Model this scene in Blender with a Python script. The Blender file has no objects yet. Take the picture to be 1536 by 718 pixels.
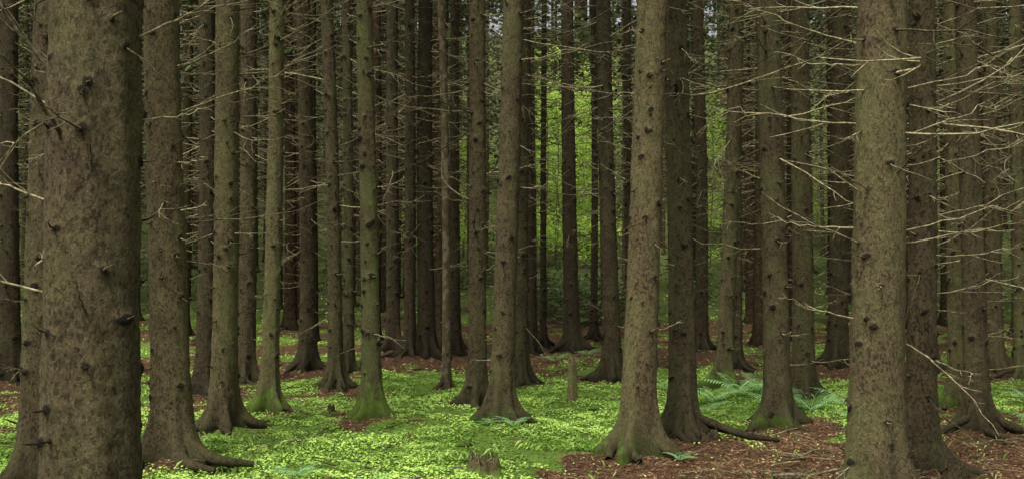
import bpy, math, random
import numpy as np
from mathutils import Vector
R = np.random.default_rng(7)
random.seed(7)
scene = bpy.context.scene
PI = math.pi

# ------------------------------------------------------------------ noise
def _h(ix, iy, s):
    v = np.sin(ix*127.1 + iy*311.7 + s*74.7)*43758.5453
    return v - np.floor(v)
def vnoise(x, y, s=0.0):
    x = np.asarray(x, float); y = np.asarray(y, float)
    ix = np.floor(x); iy = np.floor(y); fx = x-ix; fy = y-iy
    fx = fx*fx*(3-2*fx); fy = fy*fy*(3-2*fy)
    a = _h(ix, iy, s); b = _h(ix+1, iy, s); c = _h(ix, iy+1, s); d = _h(ix+1, iy+1, s)
    return (a*(1-fx)+b*fx)*(1-fy)+(c*(1-fx)+d*fx)*fy
def fbm(x, y, s=0.0, o=4):
    r = 0; a = .5; t = 0
    for i in range(o):
        r = r + a*vnoise(x*2**i, y*2**i, s+i*3.1); t += a; a *= .5
    return r/t
def sstep(a, b, x):
    t = np.clip((x-a)/(b-a), 0, 1); return t*t*(3-2*t)

# ------------------------------------------------------------------ trees table
# x, y, diameter, lean per m, branch amount, tint, olive, base moss
T = [
 (-1.75, 4.2, .375, .006, .60, .85, .30, .1),
 (-3.41, 7.2, .23, .016, .8, .85, .35, .2),
 (-2.73, 8.1, .315, -.024, .8, 1.02, .2, .15),
 (-2.76, 9.6, .25, .015, .7, 1.05, .5, .25),
 (-2.64, 10.9, .19, .012, .8, 1.15, .6, .7),
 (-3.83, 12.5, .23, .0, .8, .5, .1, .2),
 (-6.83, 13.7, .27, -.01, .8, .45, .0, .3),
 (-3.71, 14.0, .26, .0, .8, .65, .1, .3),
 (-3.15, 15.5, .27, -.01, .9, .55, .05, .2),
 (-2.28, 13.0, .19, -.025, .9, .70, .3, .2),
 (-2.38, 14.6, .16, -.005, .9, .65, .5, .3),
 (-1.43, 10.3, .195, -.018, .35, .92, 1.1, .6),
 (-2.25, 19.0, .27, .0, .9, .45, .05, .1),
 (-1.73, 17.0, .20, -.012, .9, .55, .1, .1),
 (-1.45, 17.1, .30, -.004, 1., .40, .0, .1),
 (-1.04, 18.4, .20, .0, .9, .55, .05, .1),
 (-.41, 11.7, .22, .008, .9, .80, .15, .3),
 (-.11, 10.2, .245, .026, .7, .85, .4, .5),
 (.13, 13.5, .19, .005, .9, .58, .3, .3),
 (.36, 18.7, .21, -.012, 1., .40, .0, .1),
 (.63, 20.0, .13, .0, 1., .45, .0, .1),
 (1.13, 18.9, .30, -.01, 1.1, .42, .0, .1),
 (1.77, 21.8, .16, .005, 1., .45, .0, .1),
 (1.40, 14.0, .25, -.010, 1.2, .52, .05, .3),
 (1.80, 15.2, .14, .0, 1., .55, .2, .2),
 (1.06, 8.5, .295, .03, .55, 1.15, .35, .45),
 (1.56, 9.2, .25, -.008, 1.0, .66, .35, .1),
 (3.48, 18.5, .25, .0, 1., .5, .0, .2),
 (2.79, 13.2, .22, .025, 1., .85, .6, .8),
 (3.48, 15.5, .15, .0, 1., .55, .2, .2),
 (2.67, 10.1, .27, -.003, 1., .75, .6, .4),
 (3.58, 12.3, .26, -.008, 1.3, .82, .45, .3),
 (5.19, 16.0, .32, .005, 1.3, .6, .2, .3),
 (2.27, 6.3, .345, .018, 1.0, .98, .5, .2),
 (3.13, 7.7, .22, .0, 1.5, .72, .15, .1),
 (4.87, 11.0, .18, .0, 1.5, 1.1, .7, .4),
 (4.44, 9.6, .22, -.005, 1.5, .74, .35, .2),
 (7.22, 15.0, .24, .0, 1.3, .95, .2, .2),
 (7.16, 14.1, .20, .0, 1.2, .95, .8, .2),
 (6.32, 15.2, .20, .0, 1.3, .65, .3, .2),
 # beyond the sides of the picture
 (-5.6, 7.6, .28, .01, .8, .8, .3, .2),
 (-7.4, 10.6, .25, -.01, .8, .7, .3, .2),
 (-4.9, 3.6, .30, .0, .8, .8, .3, .2),
 (5.9, 8.3, .27, .01, 1.2, .8, .4, .2),
 (5.0, 5.0, .3, -.01, 1., .8, .4, .2),
 (7.6, 11.6, .24, .0, 1.2, .8, .3, .2),
]
TX = np.array([t[0] for t in T]); TY = np.array([t[1] for t in T]); TD = np.array([t[2] for t in T])

def ground_h(x, y):
    x = np.asarray(x, float); y = np.asarray(y, float)
    s = np.clip(y-25, 0, None)
    z = np.where(s < 36, .0036*s*s, .0036*36*36 + .26*(s-36))
    z = z + .12*(fbm(x*.5, y*.5, 1)-.5)*(1+np.clip(y-14, 0, 30)*.12) + .12*(fbm(x*1.9, y*1.9, 2)-.5)
    z = z + .045*(vnoise(x*6, y*6, 5)-.5)
    for a, b, d in zip(TX, TY, TD):
        z = z + .035*np.exp(-((x-a)**2+(y-b)**2)/(.3+d)**2/.6)
    return z
def gz(x, y): return float(ground_h(np.array([x]), np.array([y]))[0])

def ell(x, y, cx, cy, rx, ry):
    return np.exp(-(((x-cx)/rx)**2+((y-cy)/ry)**2)**1.5)
def green(x, y):
    n = fbm(x*.8+3, y*.8, 11)*.5+fbm(x*3.2, y*3.2, 12)*.5
    b = .20*ell(x, y, -.7, 9.8, 3.4, 4.6)+.20*ell(x, y, 3.2, 12., 2.0, 2.0)+.06*ell(x, y, -5, 9, 3, 3)
    b = b-.5*ell(x, y, 3.0, 7.2, 2.5, 1.8)+.08*ell(x, y, 6, 11, 2, 3)
    b = b-.08*ell(x, y, 0, 16.5, 9, 2.4) - .07*sstep(18, 23, y)+.16*sstep(25,32,y)
    for a, c, d in zip(TX, TY, TD):
        b = b-.25*np.exp(-((x-a)**2+(y-c)**2)/(d*2.1)**2)
    return sstep(.43, .58, n+b)

# ------------------------------------------------------------------ mesh builder
class MB:
    def __init__(s): s.v=[]; s.f=[]; s.m=[]; s.d=[]; s.n=0
    def add(s, v, f, mat=0, dat=(1,0,0)):
        v=np.asarray(v, float).reshape(-1,3); f=np.asarray(f, int).reshape(-1,4)
        s.v.append(v); s.f.append(f+s.n); s.m.append(np.full(len(f), mat))
        d=np.asarray(dat, float)
        if d.ndim==1: d=np.tile(d, (len(v),1))
        s.d.append(d); s.n+=len(v)
    def tube(s, P, rad, sides=3, mat=0, dat=(1,0,0)):
        P=np.asarray(P, float); k=len(P); rad=np.broadcast_to(np.asarray(rad, float), (k,))
        t=np.gradient(P, axis=0); t/=np.linalg.norm(t, axis=1)[:,None]+1e-9
        up=np.array([0,0,1.]) if abs(t[0,2])<.8 else np.array([1.,0,0])
        a=np.cross(t, up); a/=np.linalg.norm(a, axis=1)[:,None]+1e-9
        b=np.cross(t, a)
        th=np.arange(sides)*2*PI/sides
        v=P[:,None,:]+rad[:,None,None]*(np.cos(th)[None,:,None]*a[:,None,:]+np.sin(th)[None,:,None]*b[:,None,:])
        i=np.arange(k-1)[:,None]*sides; j=np.arange(sides)[None,:]; j2=(j+1)%sides
        f=np.stack([i+j, i+j2, i+sides+j2, i+sides+j], -1)
        s.add(v, f, mat, dat)
    def obj(s, name, mats, smooth=True, parent=None, mesh_only=False):
        v=np.concatenate(s.v); f=np.concatenate(s.f); m=np.concatenate(s.m); d=np.concatenate(s.d)
        me=bpy.data.meshes.new(name)
        me.vertices.add(len(v)); me.vertices.foreach_set('co', v.astype(np.float32).ravel())
        me.loops.add(f.size); me.loops.foreach_set('vertex_index', f.astype(np.int32).ravel())
        me.polygons.add(len(f)); me.polygons.foreach_set('loop_start', (np.arange(len(f))*4).astype(np.int32))
        me.polygons.foreach_set('material_index', m.astype(np.int32))
        me.polygons.foreach_set('use_smooth', np.full(len(f), smooth))
        for q in mats: me.materials.append(q)
        at=me.attributes.new('dat', 'FLOAT_VECTOR', 'POINT'); at.data.foreach_set('vector', d.astype(np.float32).ravel())
        me.update(calc_edges=True)
        if mesh_only: return me
        o=bpy.data.objects.new(name, me); scene.collection.objects.link(o)
        if parent: o.parent=parent
        return o

# ------------------------------------------------------------------ materials
def newmat(name):
    m=bpy.data.materials.new(name); m.use_nodes=True; nt=m.node_tree; nt.nodes.clear()
    return m, nt
def N(nt, typ, **k):
    n=nt.nodes.new(typ)
    for a,b in k.items():
        if a=='ins':
            for i,val in b.items(): n.inputs[i].default_value=val
        else: setattr(n,a,b)
    return n
def L(nt,a,b): nt.links.new(a,b)
def ramp(nt, fac, stops):
    r=N(nt,'ShaderNodeValToRGB'); e=r.color_ramp.elements
    while len(e)<len(stops): e.new(.5)
    for i,(p,c) in enumerate(stops):
        e[i].position=p; e[i].color=(*c,1)
    L(nt,fac,r.inputs[0]); return r.outputs[0]
def mix(nt, fac, a, b, mode='MIX'):
    n=N(nt,'ShaderNodeMix',data_type='RGBA',blend_type=mode)
    for s,v in ((n.inputs[0],fac),(n.inputs[6],a),(n.inputs[7],b)):
        if isinstance(v,(int,float)): s.default_value=v
        elif isinstance(v,tuple): s.default_value=(*v,1)
        else: L(nt,v,s)
    return n.outputs[2]
def math_(nt, op, a, b=0.0, clamp=False):
    n=N(nt,'ShaderNodeMath',operation=op,use_clamp=clamp)
    for s,v in ((n.inputs[0],a),(n.inputs[1],b)):
        if isinstance(v,(int,float)): s.default_value=v
        else: L(nt,v,s)
    return n.outputs[0]
def noise(nt, co, scale, detail=4, rough=.6):
    n=N(nt,'ShaderNodeTexNoise',ins={'Scale':scale,'Detail':detail,'Roughness':rough}); L(nt,co,n.inputs['Vector']); return n.outputs[0]
def dat(nt):
    a=N(nt,'ShaderNodeAttribute',attribute_name='dat'); s=N(nt,'ShaderNodeSeparateXYZ'); L(nt,a.outputs['Vector'],s.inputs[0]); return s.outputs
def finish(nt, col, rough=.9, bump=None, bd=.01, bs=1., spec=.2):
    p=N(nt,'ShaderNodeBsdfPrincipled'); L(nt,col,p.inputs['Base Color'])
    if isinstance(rough,float): p.inputs['Roughness'].default_value=rough
    else: L(nt,rough,p.inputs['Roughness'])
    p.inputs['Specular IOR Level'].default_value=spec
    if bump is not None:
        b=N(nt,'ShaderNodeBump',ins={'Strength':bs,'Distance':bd}); L(nt,bump,b.inputs['Height']); L(nt,b.outputs[0],p.inputs['Normal'])
    o=N(nt,'ShaderNodeOutputMaterial'); L(nt,p.outputs[0],o.inputs[0])

def bark_mat(name, snag=False):
    m,nt=newmat(name)
    tc=N(nt,'ShaderNodeTexCoord'); oi=N(nt,'ShaderNodeObjectInfo')
    off=N(nt,'ShaderNodeVectorMath',operation='ADD'); L(nt,tc.outputs['Object'],off.inputs[0])
    sc=N(nt,'ShaderNodeVectorMath',operation='SCALE'); L(nt,oi.outputs['Location'],sc.inputs[0]); sc.inputs['Scale'].default_value=3.7
    L(nt,sc.outputs[0],off.inputs[1])
    mp=N(nt,'ShaderNodeMapping'); mp.inputs['Scale'].default_value=(1,1,.62); L(nt,off.outputs[0],mp.inputs[0])
    co=mp.outputs[0]
    nz=N(nt,'ShaderNodeTexNoise',ins={'Scale':30.,'Detail':3.}); L(nt,co,nz.inputs['Vector'])
    dv=N(nt,'ShaderNodeVectorMath',operation='SCALE'); L(nt,nz.outputs['Color'],dv.inputs[0]); dv.inputs['Scale'].default_value=.035
    ad=N(nt,'ShaderNodeVectorMath',operation='ADD'); L(nt,co,ad.inputs[0]); L(nt,dv.outputs[0],ad.inputs[1])
    vo=N(nt,'ShaderNodeTexVoronoi',feature='F1',ins={'Scale':80. if not snag else 22.}); L(nt,ad.outputs[0],vo.inputs['Vector'])
    vs=N(nt,'ShaderNodeSeparateColor'); L(nt,vo.outputs['Color'],vs.inputs[0])
    n1=noise(nt,co,3.2,5,.7); n2=noise(nt,co,120,4,.85); n3=noise(nt,co,16,4,.65)
    d=dat(nt)
    c=ramp(nt,n3,[(.28,(.042,.028,.014)),(.5,(.092,.064,.033)),(.74,(.160,.117,.064))])
    c=mix(nt,math_(nt,'MULTIPLY',vs.outputs[0],.5),c,(.175,.130,.072))
    fl=math_(nt,'GREATER_THAN',vs.outputs[1],.76 if not snag else .70)
    c=mix(nt,math_(nt,'MULTIPLY',fl,.70),c,(.012,.008,.005) if not snag else (.26,.21,.15))
    ls=math_(nt,'MULTIPLY',math_(nt,'SUBTRACT',n2,.575),7.,True)
    c=mix(nt,math_(nt,'MULTIPLY',ls,.65),c,(.32,.29,.17))
    ol=math_(nt,'MULTIPLY',math_(nt,'ADD',d[1],.22),math_(nt,'MULTIPLY',math_(nt,'SUBTRACT',n1,.36),4.5,True),True)
    c=mix(nt,math_(nt,'MULTIPLY',ol,.8),c,mix(nt,n2,(.026,.036,.010),(.165,.175,.065)))
    ms=math_(nt,'MULTIPLY',math_(nt,'SUBTRACT',d[1],math_(nt,'ADD',math_(nt,'MULTIPLY',n3,1.6),.15)),5.,True)
    c=mix(nt,ms,c,mix(nt,n2,(.03,.06,.008),(.20,.30,.045)))
    c=mix(nt,1.0,c,mix(nt,n2,(.0,.0,.0),(2.05,2.05,2.05)),'MULTIPLY')
    c=mix(nt,1.0,c,mix(nt,n1,(.40,.40,.40),(1.6,1.6,1.6)),'MULTIPLY')
    kn=math_(nt,'MULTIPLY',math_(nt,'SUBTRACT',d[2],math_(nt,'MULTIPLY',n3,.66)),3.2,True)
    c=mix(nt,math_(nt,'MULTIPLY',kn,.92),c,(.007,.005,.004))
    tv=N(nt,'ShaderNodeVectorMath',operation='SCALE'); L(nt,c,tv.inputs[0]); L(nt,d[0],tv.inputs['Scale'])
    h=math_(nt,'ADD',math_(nt,'MULTIPLY',vs.outputs[2],.25),math_(nt,'ADD',math_(nt,'MULTIPLY',n2,1.1),math_(nt,'MULTIPLY',n3,.6)))
    finish(nt,tv.outputs[0],.85,h,.014,1.,.2)
    return m
BARK=bark_mat('spruce_bark'); SNAG=bark_mat('peeling_bark',True)
def farbark():
    m,nt=newmat('distant_bark'); tc=N(nt,'ShaderNodeTexCoord'); d=dat(nt)
    n=noise(nt,tc.outputs['Object'],13,4,.75)
    c=ramp(nt,n,[(.30,(.020,.014,.009)),(.48,(.066,.046,.027)),(.70,(.130,.096,.058))])
    c=mix(nt,math_(nt,'MULTIPLY',d[1],.7,True),c,mix(nt,n,(.02,.028,.008),(.12,.13,.05)))
    tv=N(nt,'ShaderNodeVectorMath',operation='SCALE'); L(nt,c,tv.inputs[0]); L(nt,d[0],tv.inputs['Scale'])
    p=N(nt,'ShaderNodeBsdfDiffuse'); L(nt,tv.outputs[0],p.inputs[0]); o=N(nt,'ShaderNodeOutputMaterial'); L(nt,p.outputs[0],o.inputs[0]); return m
FBARK=farbark()

def twig_mat():
    m,nt=newmat('dead_twig'); tc=N(nt,'ShaderNodeTexCoord'); d=dat(nt)
    n=noise(nt,tc.outputs['Object'],35,2)
    c=ramp(nt,n,[(.3,(.075,.060,.035)),(.5,(.20,.17,.10)),(.7,(.35,.33,.21))])
    tv=N(nt,'ShaderNodeVectorMath',operation='SCALE'); L(nt,c,tv.inputs[0]); L(nt,d[0],tv.inputs['Scale'])
    p=N(nt,'ShaderNodeBsdfDiffuse'); L(nt,tv.outputs[0],p.inputs[0]); o=N(nt,'ShaderNodeOutputMaterial'); L(nt,p.outputs[0],o.inputs[0])
    return m
TWIG=twig_mat()

def leaf_mat(name, dark, light, trans=.35, tcol=None, gloss=True):
    m,nt=newmat(name); d=dat(nt)
    c=mix(nt,d[0],dark,light); o=N(nt,'ShaderNodeOutputMaterial')
    if gloss: p=N(nt,'ShaderNodeBsdfPrincipled',ins={'Roughness':.55,'Specular IOR Level':.3})
    else: p=N(nt,'ShaderNodeBsdfDiffuse')
    L(nt,c,p.inputs[0])
    if trans==0: L(nt,p.outputs[0],o.inputs[0]); return m
    t=N(nt,'ShaderNodeBsdfTranslucent'); L(nt,mix(nt,.5,c,tcol or light),t.inputs[0])
    x=N(nt,'ShaderNodeMixShader'); x.inputs[0].default_value=trans; L(nt,p.outputs[0],x.inputs[1]); L(nt,t.outputs[0],x.inputs[2])
    L(nt,x.outputs[0],o.inputs[0]); return m
NEEDLE=leaf_mat('spruce_needles',(.03,.05,.022),(.10,.13,.06),0,gloss=False)
CARPET=leaf_mat('wood_sorrel_leaf',(.075,.17,.022),(.44,.66,.14),0,gloss=False)
GRASS=leaf_mat('grass_blade',(.10,.21,.03),(.44,.60,.15),0,gloss=False)
FERNM=leaf_mat('fern_leaf',(.10,.26,.08),(.36,.60,.25),.3)
BEECH=leaf_mat('beech_leaf',(.14,.28,.03),(.60,.80,.18),.5,(.68,.88,.20),False)
SHRUB=leaf_mat('undergrowth_leaf',(.03,.055,.02),(.15,.20,.08),.3,None,False)

def litter_mat():
    m,nt=newmat('needle_litter'); d=dat(nt)
    c=ramp(nt,d[0],[(0.,(.05,.028,.015)),(.5,(.19,.102,.054)),(.85,(.33,.20,.115)),(1.,(.46,.36,.22))])
    p=N(nt,'ShaderNodeBsdfDiffuse'); L(nt,c,p.inputs[0]); o=N(nt,'ShaderNodeOutputMaterial'); L(nt,p.outputs[0],o.inputs[0]); return m
LITTER=litter_mat()

def ground_mat():
    m,nt=newmat('forest_floor'); tc=N(nt,'ShaderNodeTexCoord'); co=tc.outputs['Object']; d=dat(nt)
    n1=noise(nt,co,2.5,5,.65); n2=noise(nt,co,28,6,.75); n3=noise(nt,co,130,3,.7)
    br=ramp(nt,n2,[(.3,(.03,.017,.010)),(.48,(.115,.065,.036)),(.62,(.20,.122,.068)),(.75,(.30,.20,.11))])
    br=mix(nt,.6,br,mix(nt,n3,(.3,.3,.3),(1.7,1.7,1.7)),'MULTIPLY')
    gr=ramp(nt,n2,[(.3,(.03,.065,.010)),(.5,(.13,.24,.035)),(.68,(.33,.48,.10))])
    gr=mix(nt,.7,gr,mix(nt,n3,(.3,.3,.3),(1.7,1.7,1.7)),'MULTIPLY')
    gr=mix(nt,math_(nt,'MULTIPLY',math_(nt,'SUBTRACT',n1,.4),2.,True),gr,mix(nt,.5,gr,(.20,.24,.06)))
    f=math_(nt,'MULTIPLY',math_(nt,'SUBTRACT',math_(nt,'ADD',d[1],math_(nt,'MULTIPLY',math_(nt,'SUBTRACT',n2,.5),1.5)),.35),3.5,True)
    c=mix(nt,f,br,gr)
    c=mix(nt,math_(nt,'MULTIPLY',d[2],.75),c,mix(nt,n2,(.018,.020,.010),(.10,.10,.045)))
    h=math_(nt,'ADD',n2,math_(nt,'MULTIPLY',n3,.4))
    finish(nt,c,.95,h,.05,1.,.1); return m
GROUND=ground_mat()

# ------------------------------------------------------------------ ground
def axis(lo, hi, flo, fhi, fine, growth=1.13):
    a=list(np.arange(flo, fhi, fine)); s=fine; x=a[-1]
    while x<hi: s*=growth; x+=s; a.append(x)
    s=fine; x=flo; b=[]
    while x>lo: s*=growth; x-=s; b.append(x)
    return np.array(b[::-1]+a)
xs=axis(-260,260,-8,9,.065); ys=axis(-120,420,5.,21,.065,1.1)
X,Y=np.meshgrid(xs,ys); Z=ground_h(X,Y); Gm=green(X,Y)
ny,nx=X.shape; i=np.arange(ny-1)[:,None]*nx; j=np.arange(nx-1)[None,:]
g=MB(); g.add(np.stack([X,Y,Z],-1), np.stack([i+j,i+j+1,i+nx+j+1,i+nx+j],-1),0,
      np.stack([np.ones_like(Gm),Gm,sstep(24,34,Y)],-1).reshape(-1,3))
g.obj('ground',[GROUND])

# ------------------------------------------------------------------ spruce generator
def branch(mb, o, az, el, Ln, r0, tint, curve=.15, side=.2, twigs=3, seg=6, sides=4):
    t=np.linspace(0,1,seg+1)
    sd=R.normal(0,side)
    h=Ln*(t*math.cos(el)); a=az+sd*t
    w=R.normal(0,.024,(seg+1,3))*Ln*t[:,None]
    P=np.stack([o[0]+h*np.cos(a), o[1]+h*np.sin(a), o[2]+Ln*(t*math.sin(el)+curve*t*t)],-1)+w
    mb.tube(P, r0*(1-.8*t)+.0008, sides, 1, (tint,0,0))
    for _ in range(twigs):
        u=R.uniform(.15,.95); k=u*seg; q=int(k); fr=k-q; q2=min(q+1,seg)
        p=P[q]*(1-fr)+P[q2]*fr; l2=Ln*R.uniform(.12,.5)*(1.1-u*.5)
        a2=az+sd*u+R.choice([-1,1])*R.uniform(.4,1.2); e2=el+R.uniform(-.6,.3)
        tt=np.linspace(0,1,4)
        Q=np.stack([p[0]+l2*tt*math.cos(e2)*np.cos(a2+.3*tt), p[1]+l2*tt*math.cos(e2)*np.sin(a2+.3*tt), p[2]+l2*(tt*math.sin(e2)+R.uniform(-.1,.3)*tt*tt)],-1)
        mb.tube(Q, r0*.5*(1-.75*tt)*(1-.4*u)+.0007, 3, 1, (tint*1.05,0,0))
    return P

def spruce(dia, lean, br, tint, olive, moss, hgt=19., res=40, near=True, seed=0, pale=1., sprays=False, roots=None, customs=(), zfine=4.6, huge=False):
    global R
    Rold=R; R=np.random.default_rng(1000+seed)
    mb=MB(); r0=dia/2*(1. if huge else .92)
    dz=.014 if huge else .026
    zs=list(np.arange(-.25,.5,.02 if near else .08))
    zs+=list(np.arange(.5,zfine if near else 14,dz if near else .4))
    zs+=list(np.arange(zs[-1]+.25,hgt,.4)) ; zs=np.array(zs+[hgt])
    th=np.arange(res)*2*PI/res
    ZZ,TH=np.meshgrid(zs,th,indexing='ij')
    cph=R.uniform(0,6.28,4); camp=R.uniform(.01,.035)
    def centre(z):
        z=np.asarray(z,float)
        return lean*z+camp*(np.sin(z*.55+cph[0])-math.sin(cph[0])), camp*(np.sin(z*.6+cph[1])-math.sin(cph[1]))
    rz=np.clip(r0*(1.05-.033*np.clip(ZZ,0,hgt)),.012,None)*np.clip((hgt+.5-ZZ)/3,0.02,1)
    def rad1(z): return max(.012, r0*(1.05-.033*z))
    nl=int(R.integers(5,8)); la=np.sort((np.arange(nl)*2*PI/nl+R.normal(0,.25,nl)))
    if roots: la=np.array([a for a,_ in roots]+[x for x in la if min(abs((x-a+PI)%(2*PI)-PI) for a,_ in roots)>.5])
    lobe=0
    ls=R.uniform(.5,1.25,len(la))
    for a,s in zip(la,ls):
        lobe=lobe+s*np.exp(-(((TH-a+PI)%(2*PI)-PI)/.25)**2)
    zc=np.clip(ZZ,0,None)
    rr=rz*(1+.18*np.exp(-zc/.28))+r0*1.45*lobe*np.exp(-zc/.11)+r0*.30*lobe*np.exp(-zc/.30)
    for k in range(9):
        a=R.integers(1,9); f=R.uniform(1.,16); rr=rr*(1+.008*np.sin(a*TH+f*ZZ+R.uniform(0,6.28)))
    if near:
        rr=rr+(vnoise(np.cos(TH)*r0*40+ZZ*5,np.sin(TH)*r0*40+ZZ*38,seed)-.5)*.005
        rr=rr+(vnoise(np.cos(TH)*r0*110+ZZ*3,np.sin(TH)*r0*110+ZZ*80,seed+9)-.5)*.007
    wz=[]; z=R.uniform(.3,.5)
    while z<hgt-8:
        wz.append(z); z+=R.uniform(.10,.28)
    knot=np.zeros_like(ZZ); K=[]
    for z in wz:
        nb=int(R.integers(2,6)); a0=R.uniform(0,6.28)
        for q in range(nb):
            a=a0+q*2*PI/nb+R.normal(0,.5); zz=z+R.normal(0,.06); K.append((zz,a))
    kw=.025; kh=.0175
    if near:
        for zz,a in K:
            if zz>zfine: continue
            i0,i1=np.searchsorted(zs,[zz-.12,zz+.12]); s=R.uniform(.3,1.05)
            if R.uniform()<.14: s*=1.45
            ext=(.60+.55*s)*(1.15 if huge else 1)
            da=((TH[i0:i1]-a+PI)%(2*PI)-PI)*r0; dd=(da/(kw*ext*R.uniform(.7,1.3)))**2+((ZZ[i0:i1]-zz-.2*da*R.normal())/(kh*ext))**2
            gk=np.exp(-dd)
            rr[i0:i1]+=gk*.018*s+np.exp(-dd/4)*.003*s; knot[i0:i1]=np.maximum(knot[i0:i1],np.clip(np.exp(-dd*.75)*(.58+.55*s),0,1.15))
    cx,cy=centre(ZZ)
    V=np.stack([cx+rr*np.cos(TH),cy+rr*np.sin(TH),ZZ],-1)
    n=len(zs); i=np.arange(n-1)[:,None]*res; j=np.arange(res)[None,:]; j2=(j+1)%res
    ol=np.clip(olive+.12*np.sin(TH*2+seed),0,1)*.8+moss*1.7*np.exp(-zc/.16)
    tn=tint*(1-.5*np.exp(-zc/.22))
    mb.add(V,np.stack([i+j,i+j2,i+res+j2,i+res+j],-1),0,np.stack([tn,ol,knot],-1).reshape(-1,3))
    rl=dict((round(a,3),l) for a,l in (roots or []))
    for a,s in zip(la,ls):
        l=rl.get(round(float(a),3), R.uniform(.10,.30)*s); L2=r0*1.2+l
        t=np.linspace(0,1,10); w=a+R.normal(0,.2)*t+.1*np.sin(t*7+s)
        rr_=r0*.55+t*L2
        P=np.stack([rr_*np.cos(w),rr_*np.sin(w),.12*(1-t)**2+.0-.07*t**1.5],-1)
        rd=(.30*r0*min(1.2,s+.2)+.018)*(1-.62*t)*(1+.12*np.sin(t*11+s))+.004
        mb.tube(P,rd,10,0,np.stack([np.full(100,tint*.55),np.full(100,olive*.4+moss*1.1),np.zeros(100)],-1))
    for zz,a in K:
        x,y=centre(zz); rs=rad1(zz)*.98
        o=(float(x)+rs*math.cos(a),float(y)+rs*math.sin(a),zz)
        pb=br*(.14+.28*float(sstep(.9,2.2,zz))+.33*float(sstep(2.3,4.2,zz)))
        if not near and zz>9.5: pb*=.3
        if near and zz>zfine+1: pb*=.4
        if R.uniform()<pb:
            Ln=min(1.6,R.gamma(2.0,.19)+.08)*(.5+.85*float(sstep(.8,3.8,zz)))*(.7+.5*min(br,1.2))
            tt=R.choice([.35,.65,1.,1.35])*pale
            P=branch(mb,o,a,R.uniform(-.6,.35),Ln,(.0038+.0034*Ln)*(1 if near else 1.5),tt,R.uniform(-.1,.38),.35,int(R.integers(2,7)) if near else int(R.integers(1,4)),6 if near else 4,4 if near else 3)
            if sprays and zz>5.5 and R.uniform()<.3:
                for q in range(6):
                    p=P[R.integers(1,len(P))]+R.normal(0,.05,3); spray(mb,p,a+R.normal(0,.7),R.uniform(.12,.3),.04,2)
        elif near and R.uniform()<.9 and zz<zfine+1:
            l=R.uniform(.025,.12); e=R.uniform(-.5,.4); rk=R.uniform(.003,.007)
            P=np.array([o,(o[0]+l*.5*math.cos(a)*math.cos(e),o[1]+l*.5*math.sin(a)*math.cos(e),o[2]+l*.5*math.sin(e)),(o[0]+l*math.cos(a+.3)*math.cos(e),o[1]+l*math.sin(a+.3)*math.cos(e),o[2]+l*math.sin(e)+.01)])
            mb.tube(P,[rk*1.3,rk,rk*.35],5,0,(tint*R.choice([.3,.6,1.9]),0,.2))
    for (zz,a,e,Ln,cv,tt,r) in customs:
        x,y=centre(zz); rs=rad1(zz)*.97
        branch(mb,(float(x)+rs*math.cos(a),float(y)+rs*math.sin(a),zz),a,e,Ln,r,tt,cv,.12,5,12,6)
    R=Rold
    return mb,centre

def spray(mb,p,a,l,w,mat):
    e=R.uniform(-1.0,.1); d=np.array([math.cos(a)*math.cos(e),math.sin(a)*math.cos(e),math.sin(e)])
    s=R.normal(0,1,3); s-=s.dot(d)*d; s/=np.linalg.norm(s)
    p=np.asarray(p); mb.add([p,p+d*l*.5+s*w,p+d*l,p+d*l*.5-s*w],[[0,1,2,3]],mat,(R.uniform(0,1),0,0))

def crown_mesh(seed, rmax=1.5, H=9.):
    global R
    Ro=R; R=np.random.default_rng(seed); mb=MB(); z=0
    while z<H:
        Lm=rmax*(1-z/H)**.8*(.55+.45*min(1,z/1.5))+.15
        for q in range(5):
            a=R.uniform(0,6.28); Ln=Lm*R.uniform(.6,1.1); t=np.linspace(0,1,4)
            P=np.stack([Ln*t*math.cos(a),Ln*t*math.sin(a),z+Ln*(-.35*t+.15*t*t)+R.normal(0,.04)+0*t],-1)
            mb.tube(P,.016*(1-.8*t)+.002,3,0,(.6,0,0))
            for u in np.linspace(.25,1,5):
                p=np.array([Ln*u*math.cos(a),Ln*u*math.sin(a),P[0,2]+Ln*(-.35*u+.15*u*u)])
                for _ in range(3): spray(mb,p+R.normal(0,.04,3),a+R.normal(0,1.0),R.uniform(.2,.42),.05,1)
        z+=R.uniform(.4,.6)
    R=Ro
    return mb.obj('crown',[FBARK,NEEDLE],False,mesh_only=True)
CR=[crown_mesh(i, 1.2+.12*i) for i in range(4)]
def add_crown(par, centre, k, base, s=1.):
    o=bpy.data.objects.new('crown',CR[k%4]); scene.collection.objects.link(o); o.parent=par
    x,y=centre(base); o.location=(float(x),float(y),base); o.rotation_euler=(0,0,k*1.7); o.scale=(s,s,1)

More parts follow.
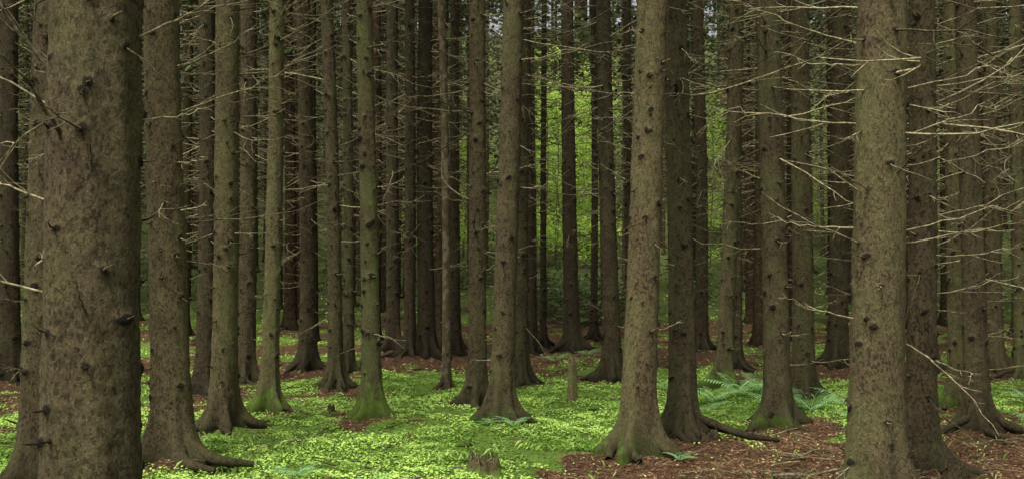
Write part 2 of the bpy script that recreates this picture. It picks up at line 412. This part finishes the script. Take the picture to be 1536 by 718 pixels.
CUST={
 0:[(1.42,PI*1.02,.25,.75,.05,1.2,.005),(1.40,PI*.86,.9,.22,.1,1.4,.004),(2.05,-1.9,.9,.45,-.1,.35,.008),(2.35,3.4,.9,.7,.1,.3,.010),(1.9,-1.2,1.0,.2,.1,.4,.005),(2.2,PI,.5,.8,.0,.9,.005),(1.35,-1.3,.3,.16,.5,.5,.005),(1.80,PI*.97,.3,.5,.1,1.3,.005),(2.5,.1,.4,.5,.1,1.,.005),(2.15,.2,.1,.3,.1,1.2,.004)],
 2:[(2.75,.0,.30,1.25,.10,1.1,.006),(1.95,-.3,.15,.25,.0,1.6,.007),(3.5,-.1,.2,1.0,.1,.9,.006),(1.55,.3,-.2,.4,.1,.9,.005),(3.1,-.2,.3,.9,.1,1.0,.006),(3.3,3.2,.2,.8,.1,.9,.006)],
 26:[(2.35,-2.9,.1,.5,.1,.8,.006),(2.9,2.9,-.2,.9,.2,.8,.006)],
 33:[(2.38,3.1,.05,.85,.08,1.5,.005),(1.72,3.0,.02,.5,.12,1.4,.005),(1.15,3.25,.15,.5,.15,1.3,.005),(1.95,3.4,.5,.4,.1,1.2,.005),(2.3,.2,.35,.9,-.05,1.3,.005),(1.7,-.2,.25,.95,.0,1.3,.005),(2.05,-1.2,.6,.4,.1,.4,.006),(2.75,3.3,-.1,.6,.2,1.2,.005),(1.0,-.3,-.5,.6,-.4,1.4,.005),(2.6,-.1,.2,1.1,.1,1.2,.005),(2.9,2.9,.3,.8,.1,1.2,.005)],
 34:[(1.9,.1,.2,1.0,.1,1.3,.005),(2.3,-.3,.15,1.1,.15,1.2,.005),(1.3,.3,.1,.9,.1,1.2,.005),(2.9,.0,.1,1.2,.1,1.2,.006),(1.6,-.5,-.1,.7,.3,1.1,.005),(2.7,-.6,.4,.9,.0,1.2,.005)],
}
ROOTS={2:[(-.5,.42),(-1.1,.3),(-2.3,.22),(3.3,.2),(-.05,.3)],26:[(-.35,.65),(-1.3,.2),(.3,.4)],34:[(-.3,.35),(-.9,.25),(3.3,.25)],21:[(-.3,.4),(3.4,.3),(-1.5,.3)],36:[(-.2,.35),(3.4,.3)],17:[(-1.,.2),(3.6,.12),(-.3,.18)],25:[(-.5,.2),(-2.0,.16),(3.5,.16)]}
for k,(x,y,dia,lean,br,tint,ol,ms) in enumerate(T):
    right=x/y>.22
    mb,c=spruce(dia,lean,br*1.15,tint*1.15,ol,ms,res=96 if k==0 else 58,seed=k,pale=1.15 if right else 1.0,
        roots=ROOTS.get(k),customs=CUST.get(k,()),zfine=min(1.7+.28*y,6.),huge=(k==0))
    o=mb.obj('spruce_tree',[BARK,TWIG]); o.location=(x,y,gz(x,y)+.045)
    add_crown(o,c,k,10.5+ (k*37%10)*.12, .55)

mb,c=spruce(.12,-.023,.9,1.0,.0,.0,hgt=9,res=20,seed=77,pale=.7)
o=mb.obj('dead_spruce_snag',[SNAG,TWIG]); o.location=(-.88,13.5,gz(-.88,13.5))

VAR=[]
for v in range(9):
    mb,c=spruce([.26,.2,.3,.23,.17,.28,.22,.25,.19][v],R.uniform(-.01,.01),1.25,[.6,.8,.6,.95,.75,.55,.9,.8,1.1][v],[.1,.3,0,.4,.2,0,.5,.1,.3][v],.1,res=10,near=False,seed=300+v,pale=1.,sprays=True)
    VAR.append((mb.obj('trunk',[FBARK,TWIG,NEEDLE],mesh_only=True),c))
par=bpy.data.objects.new('distant_spruce_trees',None); scene.collection.objects.link(par)
pts=[]; tries=0
while len(pts)<265 and tries<30000:
    tries+=1; y=19.5+R.uniform()**1.0*39; x=R.uniform(-.62,.62)*y; q=x/y
    if (.024<q<.090) and y>20 and R.uniform()<.965: continue
    if y>38 and -.02<q<.14: continue
    if (.193<q<.214 or -.052<q<-.042) and R.uniform()<.85: continue
    if any((x-a)**2+(y-b)**2<1.4**2 for a,b in pts): continue
    if np.min((x-TX)**2+(y-TY)**2)<1.0: continue
    pts.append((x,y))
for _ in range(30):
    s=R.choice([-1,1]); y=R.uniform(2,20); x=s*(R.uniform(9,16) + .3*y*.5)
    if all((x-a)**2+(y-b)**2>2.2 for a,b in pts): pts.append((x,y))
for k,(x,y) in enumerate(pts):
    me,c=VAR[k%9]
    o=bpy.data.objects.new('trunk',me); scene.collection.objects.link(o); o.parent=par
    s=R.uniform(.85,1.15); o.location=(x,y,gz(x,y)); o.rotation_euler=(0,0,R.uniform(0,6.28)); o.scale=(s,s,R.uniform(.95,1.1))
    add_crown(o,c,k,9.5+R.uniform(0,2.5),.66)

# ------------------------------------------------------------------ leaf clouds
def leaf_cloud(mb, C, n, rad, size, mat=0, flat=.5, tv=(0,1)):
    C=np.asarray(C,float)
    idx=R.integers(0,len(C),n); p=C[idx]+R.normal(0,1,(n,3))*np.asarray(rad)
    quads(mb,p,size*R.uniform(.6,1.4,n),R.normal(0,flat,(n,2)),np.clip(R.uniform(tv[0],tv[1],n),0,1),mat,.6)
def quads(mb,p,sz,tilt,tint,mat,asp=.6):
    n=len(p); a=R.uniform(0,6.28,n)
    nrm=np.stack([tilt[:,0],tilt[:,1],np.ones(n)],-1); nrm/=np.linalg.norm(nrm,axis=1)[:,None]
    d=np.stack([np.cos(a),np.sin(a),np.zeros(n)],-1); d-=(d*nrm).sum(1)[:,None]*nrm; d/=np.linalg.norm(d,axis=1)[:,None]
    e=np.cross(nrm,d); s=sz[:,None]
    V=np.stack([p-d*s*.5,p+e*s*.5*asp,p+d*s*.5,p-e*s*.5*asp],1).reshape(-1,3)
    mb.add(V,np.arange(4*n).reshape(n,4),mat,np.stack([np.repeat(tint,4),np.zeros(4*n),np.zeros(4*n)],-1))

def thicket(name,specs,mat,leaf,per,stem=True):
    mb=MB(); C=[]
    for q0,q1,y0,y1,h0,h1,n in specs:
        for _ in range(n):
            y=R.uniform(y0,y1); x=y*R.uniform(q0,q1); g0=gz(x,y); h=R.uniform(h0,h1)
            C.append((x,y,g0+h))
            if stem and R.uniform()<.35:
                t=np.linspace(0,1,6); mb.tube(np.stack([x+.3*t*np.sin(t*3),y+0*t,g0-.1+(h+.1)*t],-1),.03*(1-.7*t)+.004,5,1,(.5,.2,0))
                for _2 in range(5):
                    u=R.uniform(.4,1); branch(mb,(x+.3*u*math.sin(u*3),y,g0+h*u),R.uniform(0,6.28),.3,R.uniform(.5,1.2),.008,.4,seg=4,sides=3)
    leaf_cloud(mb,C,len(C)*per,(.50,.50,.22),leaf,0,.8)
    return mb.obj(name,[mat,TWIG],False)
thicket('beech_sapling_thicket',[(.01,.10,44,60,.5,8,105),(.02,.10,46,60,3,10,40),(.18,.23,46,58,.5,8,42),(.40,.46,44,58,1,7,26),(-.13,-.10,46,58,1,5,12),(-.055,-.04,42,54,.5,6,14),(.28,.32,48,58,1,7,20)],BEECH,.16,150)
thicket('hillside_undergrowth',[(-.6,.6,34,60,.1,1.2,220),(.02,.10,29,36,.05,.9,50)],SHRUB,.13,90,False)
mb=MB(); C=[]
for _ in range(700):
    y=R.uniform(60,78); x=R.uniform(-.62,.62)*y; C.append((x,y,gz(x,y)+R.uniform(0,1)**.8*19))
leaf_cloud(mb,C,52000,(1.2,1.2,.8),.48,0,.9)
for _ in range(180):
    y=R.uniform(60,80); x=R.uniform(-.62,.62)*y; z=gz(x,y); t=np.linspace(0,1,4)
    mb.tube(np.stack([x+0*t,y+0*t,z-.3+21*t],-1),.16*(1-.8*t)+.02,6,1,(.9,.1,0))
mb.obj('background_forest',[SHRUB,FBARK],False)

# ------------------------------------------------------------------ ground cover
def scatter(n,y0,y1,wid,pw=1.):
    y=y0+(y1-y0)*R.uniform(0,1,n)**pw; x=R.uniform(-wid,wid,n)*y; return x,y
def clear_trunks(x,y):
    k=np.ones(len(x),bool)
    for a,b,d in zip(TX,TY,TD): k&=((x-a)**2+(y-b)**2)>(d*.8)**2
    return k
mb=MB()
for n,y0,y1,s,hh in ((340000,6.2,14.5,.021,.026),(90000,14,27,.034,.03),(20000,26,42,.07,.05)):
    x,y=scatter(n,y0,y1,.60); gm=green(x,y)
    clump=fbm(x*4,y*4,31)
    k=(R.uniform(0,1,n)<gm*sstep(.34,.60,clump)*1.2+.014)&clear_trunks(x,y); x=x[k];y=y[k]; cl=clump[k]; m=len(x)
    z=ground_h(x,y)+R.uniform(.003,hh,m)*(.35+cl*1.8)
    tone=np.clip(.52+(fbm(x*1.3,y*1.3,41)-.5)*1.9+(cl-.5)*1.2+R.normal(0,.18,m),0,1)
    quads(mb,np.stack([x,y,z],-1),s*R.uniform(.5,1.35,m),R.normal(0,.34,(m,2)),tone,0,.85)
mb.obj('wood_sorrel_carpet',[CARPET],False)

mb=MB(); n=50000
x,y=scatter(n,6.2,18,.6); gm=green(x,y); tuft=fbm(x*2.5,y*2.5,51)
k=(R.uniform(0,1,n)<(.08+gm*.8)*sstep(.50,.70,tuft))&clear_trunks(x,y); x=x[k];y=y[k];m=len(x)
z=ground_h(x,y)-.005; a=R.uniform(0,6.28,m); h=R.uniform(.02,.08,m); ln=R.uniform(.3,1.2,m)*h; w=R.uniform(.0015,.0028,m)
d=np.stack([np.cos(a),np.sin(a),0*a],-1); e=np.stack([-np.sin(a),np.cos(a),0*a],-1); b=np.stack([x,y,z],-1); up=np.array([0,0,1.])
V=np.stack([b-e*w[:,None],b+e*w[:,None],b+d*(ln*.4)[:,None]+up*(h*.75)[:,None]+e*(w*.8)[:,None],b+d*ln[:,None]+up*h[:,None]],1).reshape(-1,3)
mb.add(V,np.arange(4*m).reshape(m,4),0,np.stack([np.repeat(R.uniform(0,1,m),4),np.zeros(4*m),np.zeros(4*m)],-1))
mb.obj('grass_tufts',[GRASS],False)

mb=MB()
for n,y0,y1,s in ((150000,6.,13,.045),(60000,13,28,.08)):
    x,y=scatter(n,y0,y1,.6); gm=green(x,y); k=(R.uniform(0,1,n)<(1-gm)*.9+.06); x=x[k];y=y[k];m=len(x)
    z=ground_h(x,y)+R.uniform(.001,.016,m)
    quads(mb,np.stack([x,y,z],-1),s*R.uniform(.4,1.6,m),R.normal(0,.25,(m,2)),np.clip(R.normal(.5,.25,m),0,1),0,.11)
    k=R.uniform(0,1,m)<.12
    quads(mb,np.stack([x[k],y[k],z[k]+.004],-1),.022*R.uniform(.5,1.6,k.sum())*(s/.045),R.normal(0,.35,(k.sum(),2)),np.clip(R.normal(.58,.26,k.sum()),0,1),0,.6)
mb.obj('needle_litter',[LITTER],False)

mb=MB()
for _ in range(800):
    y=6+R.uniform()**1.4*18; x=R.uniform(-.58,.58)*y
    if float(green(np.array([x]),np.array([y]))[0])>.6 and R.uniform()<.4: continue
    l=R.uniform(.12,.6); a=R.uniform(0,6.28); t=np.linspace(0,1,6)
    px=x+l*t*np.cos(a+.5*t*R.normal()); py=y+l*t*np.sin(a+.3*t)
    mb.tube(np.stack([px,py,ground_h(px,py)+.018+.05*R.uniform()*t],-1),R.uniform(.002,.007)*(1-.6*t)+.001,4,1,(R.choice([.2,.4,.9]),0,0))
for (x,y,a,l,r) in ((1.95,7.55,.12,1.1,.014),(2.2,8.1,.5,.9,.010),(1.3,7.6,.2,.7,.007),(2.9,8.5,-.3,.8,.008),(-.5,8.0,.3,.3,.007),(1.1,12.2,.3,.5,.014),(4.,9.,.2,.9,.01),(2.5,7.9,2.6,.8,.008),(-5.,9.5,.3,.8,.01)):
    P=branch(mb,(x,y,gz(x,y)+.025),a,0.02,l,r,.7,.0,.15,6,8,6)
mb.obj('fallen_twigs',[BARK,TWIG])

# ------------------------------------------------------------------ ferns
def fern(x,y,n,size,tone=.6):
    mb=MB()
    for q in range(n):
        a=q*2*PI/n+R.normal(0,.3); Ln=size*R.uniform(.7,1.1); e0=R.uniform(.85,1.25); t=np.linspace(0,1,18)
        h=Ln*(t*math.cos(e0)+.42*t*t); z=Ln*(t*math.sin(e0)-.52*t*t)
        P=np.stack([h*math.cos(a),h*math.sin(a),z],-1); mb.tube(P,.0025*(1-.7*t)+.0006,3,0,(tone*.5,0,0))
        for i in range(2,18):
            w=Ln*.24*math.sin(PI*min(1,(t[i]*.93+.07))**.75)+.006
            for s in (-1,1):
                d=np.array([-math.sin(a)*s+.35*math.cos(a),math.cos(a)*s+.35*math.sin(a),-.25+R.normal(0,.08)]); d/=np.linalg.norm(d)
                f=np.array([math.cos(a),math.sin(a),.0]); b=P[i]; hw=Ln*.017
                mb.add([b-f*hw*.5,b+d*w*.45+f*hw,b+d*w,b+d*w*.4-f*hw],[[0,1,2,3]],0,(np.clip(tone+R.normal(0,.2),0,1),0,0))
    o=mb.obj('fern',[FERNM],False); o.location=(x,y,gz(x,y)+.01)
for x,y,n,s,t in ((3.30,11.1,9,.50,1.),(3.75,11.4,8,.46,.9),(2.75,12.2,9,.52,1.),(2.40,11.9,8,.48,1.),(2.95,11.4,8,.42,.9),(3.1,12.6,8,.48,1.),(2.2,11.3,7,.34,.8),
                  (1.36,8.15,7,.18,.7),(3.5,10.2,8,.30,.8),(5.3,10.2,8,.34,.7),(5.9,11.5,8,.36,.7),
                  (.02,9.75,8,.26,.7),(-.25,9.9,6,.18,.7),(-1.62,7.65,8,.26,.8),(-1.05,7.6,7,.22,.8),(.72,16.5,8,.3,.6),
                  (1.3,17.3,8,.3,.6),(5.4,11.8,8,.3,.6),(5.0,13.,8,.35,.7),(2.0,13.2,7,.3,.8)):
    fern(x,y,n,s,t)

# ------------------------------------------------------------------ stumps, stones
def stump(name,x,y,r,h,tint,moss,jag,seed):
    rg=np.random.default_rng(seed); mb=MB(); res=28; th=np.arange(res)*2*PI/res
    top=h*(1-jag*rg.uniform(0,1,res)*(.5+.5*np.sin(th*2+seed)))
    rows=[]; rough=1+.10*np.sin(th*5+seed)+.08*rg.normal(0,1,res)
    for t in np.linspace(0,1,14):
        z=-.05+(top+.05)*t; rr=r*(1+.5*np.exp(-np.clip(z,0,9)/.07)-.12*t)*rough*(1+.03*rg.normal(0,1,res))
        rows.append(np.stack([rr*np.cos(th),rr*np.sin(th),z],-1))
    rows.append(np.stack([r*.55*np.cos(th),r*.55*np.sin(th),top*.86],-1)); rows.append(np.stack([r*.03*np.cos(th),r*.03*np.sin(th),0*th+h*.55],-1))
    V=np.array(rows); n=len(rows); i=np.arange(n-1)[:,None]*res; j=np.arange(res)[None,:]; j2=(j+1)%res
    D=np.zeros((n,res,3)); D[...,0]=tint; D[...,1]=moss*(1-.5*np.linspace(0,1,n)[:,None]); D[14:,:,2]=.5
    mb.add(V,np.stack([i+j,i+j2,i+res+j2,i+res+j],-1),0,D.reshape(-1,3))
    for _ in range(10):
        a=rg.uniform(0,6.28); l=rg.uniform(.05,.14)*min(1,h/.3+.2); p=np.array([r*.9*math.cos(a),r*.9*math.sin(a),h*.8])
        mb.tube([p,p+np.array([rg.normal(0,.01),rg.normal(0,.01),l])],[.010,.002],4,0,(tint*1.4,0,0))
    o=mb.obj(name,[BARK]); o.location=(x,y,gz(x,y)-.01); return o
stump('broken_stump',.72,12.0,.06,.57,1.8,.8,.12,3)
stump('mossy_tree_stump',-.21,7.75,.12,.16,1.3,1.5,.6,5)
stump('tree_stump',-1.98,11.0,.03,.07,.6,.0,.1,6)
stump('tree_stump',3.25,7.4,.06,.12,.7,.1,.4,8)
stump('tree_stump',-2.65,15.6,.07,.16,.5,.2,.2,9)
stump('tree_stump',1.75,8.95,.08,.09,.55,.0,.5,10)
stump('mossy_tree_stump',-.35,17.5,.12,.18,.6,.9,.5,12)
def stone(x,y,r,seed,moss=.8):
    rg=np.random.default_rng(seed); mb=MB(); a,b=24,14
    P=np.linspace(0.02,PI-.02,b)[:,None]; Q=(np.arange(a)*2*PI/a)[None,:]
    rr=1+.18*np.sin(3*Q+seed)*np.sin(P)+.15*np.sin(5*P+2*Q+seed)+.05*rg.normal(0,1,(b,a))
    V=np.stack([r*rr*np.sin(P)*np.cos(Q),r*.8*rr*np.sin(P)*np.sin(Q),r*.55*rr*np.cos(P)+0*Q],-1)
    i=np.arange(b-1)[:,None]*a; j=np.arange(a)[None,:]; j2=(j+1)%a
    mb.add(V,np.stack([i+j,i+a+j,i+a+j2,i+j2],-1),0,(.8,moss*1.6,0))
    o=mb.obj('mossy_stone',[BARK]); o.location=(x,y,gz(x,y)+r*.25)
for x,y,r,s in ((-1.13,12.3,.10,1),(-.42,8.9,.07,11),(.95,11.2,.08,12),(-1.9,9.1,.06,13),(1.0,13.5,.09,14),(-2.2,15,.12,15),(1.6,29,.45,2),(2.2,30,.5,3),(1.0,31,.5,4),(2.9,28.5,.35,5),(-.2,23,.25,6),(.1,24,.3,7),(-1.9,21,.2,8),(1.75,27,.3,9)): stone(x,y,r,s)
mb=MB()
for _ in range(160):
    y=R.uniform(25,31); x=y*R.uniform(.02,.11); branch(mb,(x,y,gz(x,y)+R.uniform(0,.7)),R.uniform(0,6.28),R.uniform(-.3,.3),R.uniform(.6,1.8),.014,.3,0,.3,4,5,3)
mb.obj('brushwood_pile',[BARK,TWIG])

# ------------------------------------------------------------------ light, sky
SE,SA=math.radians(60),math.radians(208)
w=bpy.data.worlds.new('World'); scene.world=w; w.use_nodes=True; nt=w.node_tree; nt.nodes.clear()
sky=N(nt,'ShaderNodeTexSky',sky_type='NISHITA',sun_disc=False); sky.sun_elevation=SE; sky.sun_rotation=SA
sky.air_density=1.; sky.dust_density=4.; sky.ozone_density=1.
hs=N(nt,'ShaderNodeHueSaturation',ins={'Saturation':.2}); L(nt,sky.outputs[0],hs.inputs['Color'])
bg=N(nt,'ShaderNodeBackground',ins={'Strength':.15}); L(nt,hs.outputs[0],bg.inputs[0])
wo=N(nt,'ShaderNodeOutputWorld'); L(nt,bg.outputs[0],wo.inputs[0])
sd=bpy.data.lights.new('sun','SUN'); sd.energy=5.0; sd.angle=math.radians(16); sd.color=(1,.95,.84)
so=bpy.data.objects.new('sun',sd); scene.collection.objects.link(so)
dirv=Vector((math.sin(SA)*math.cos(SE),math.cos(SA)*math.cos(SE),math.sin(SE)))
so.rotation_euler=dirv.to_track_quat('Z','Y').to_euler()

cam=bpy.data.cameras.new('camera'); co=bpy.data.objects.new('camera',cam); scene.collection.objects.link(co)
cam.sensor_width=36; cam.lens=35.2; cam.clip_end=2000
co.location=(0,0,1.6); co.rotation_euler=(math.radians(91.57),0,0)
scene.camera=co
scene.view_settings.view_transform='Standard'; scene.view_settings.look='None'; scene.view_settings.exposure=0
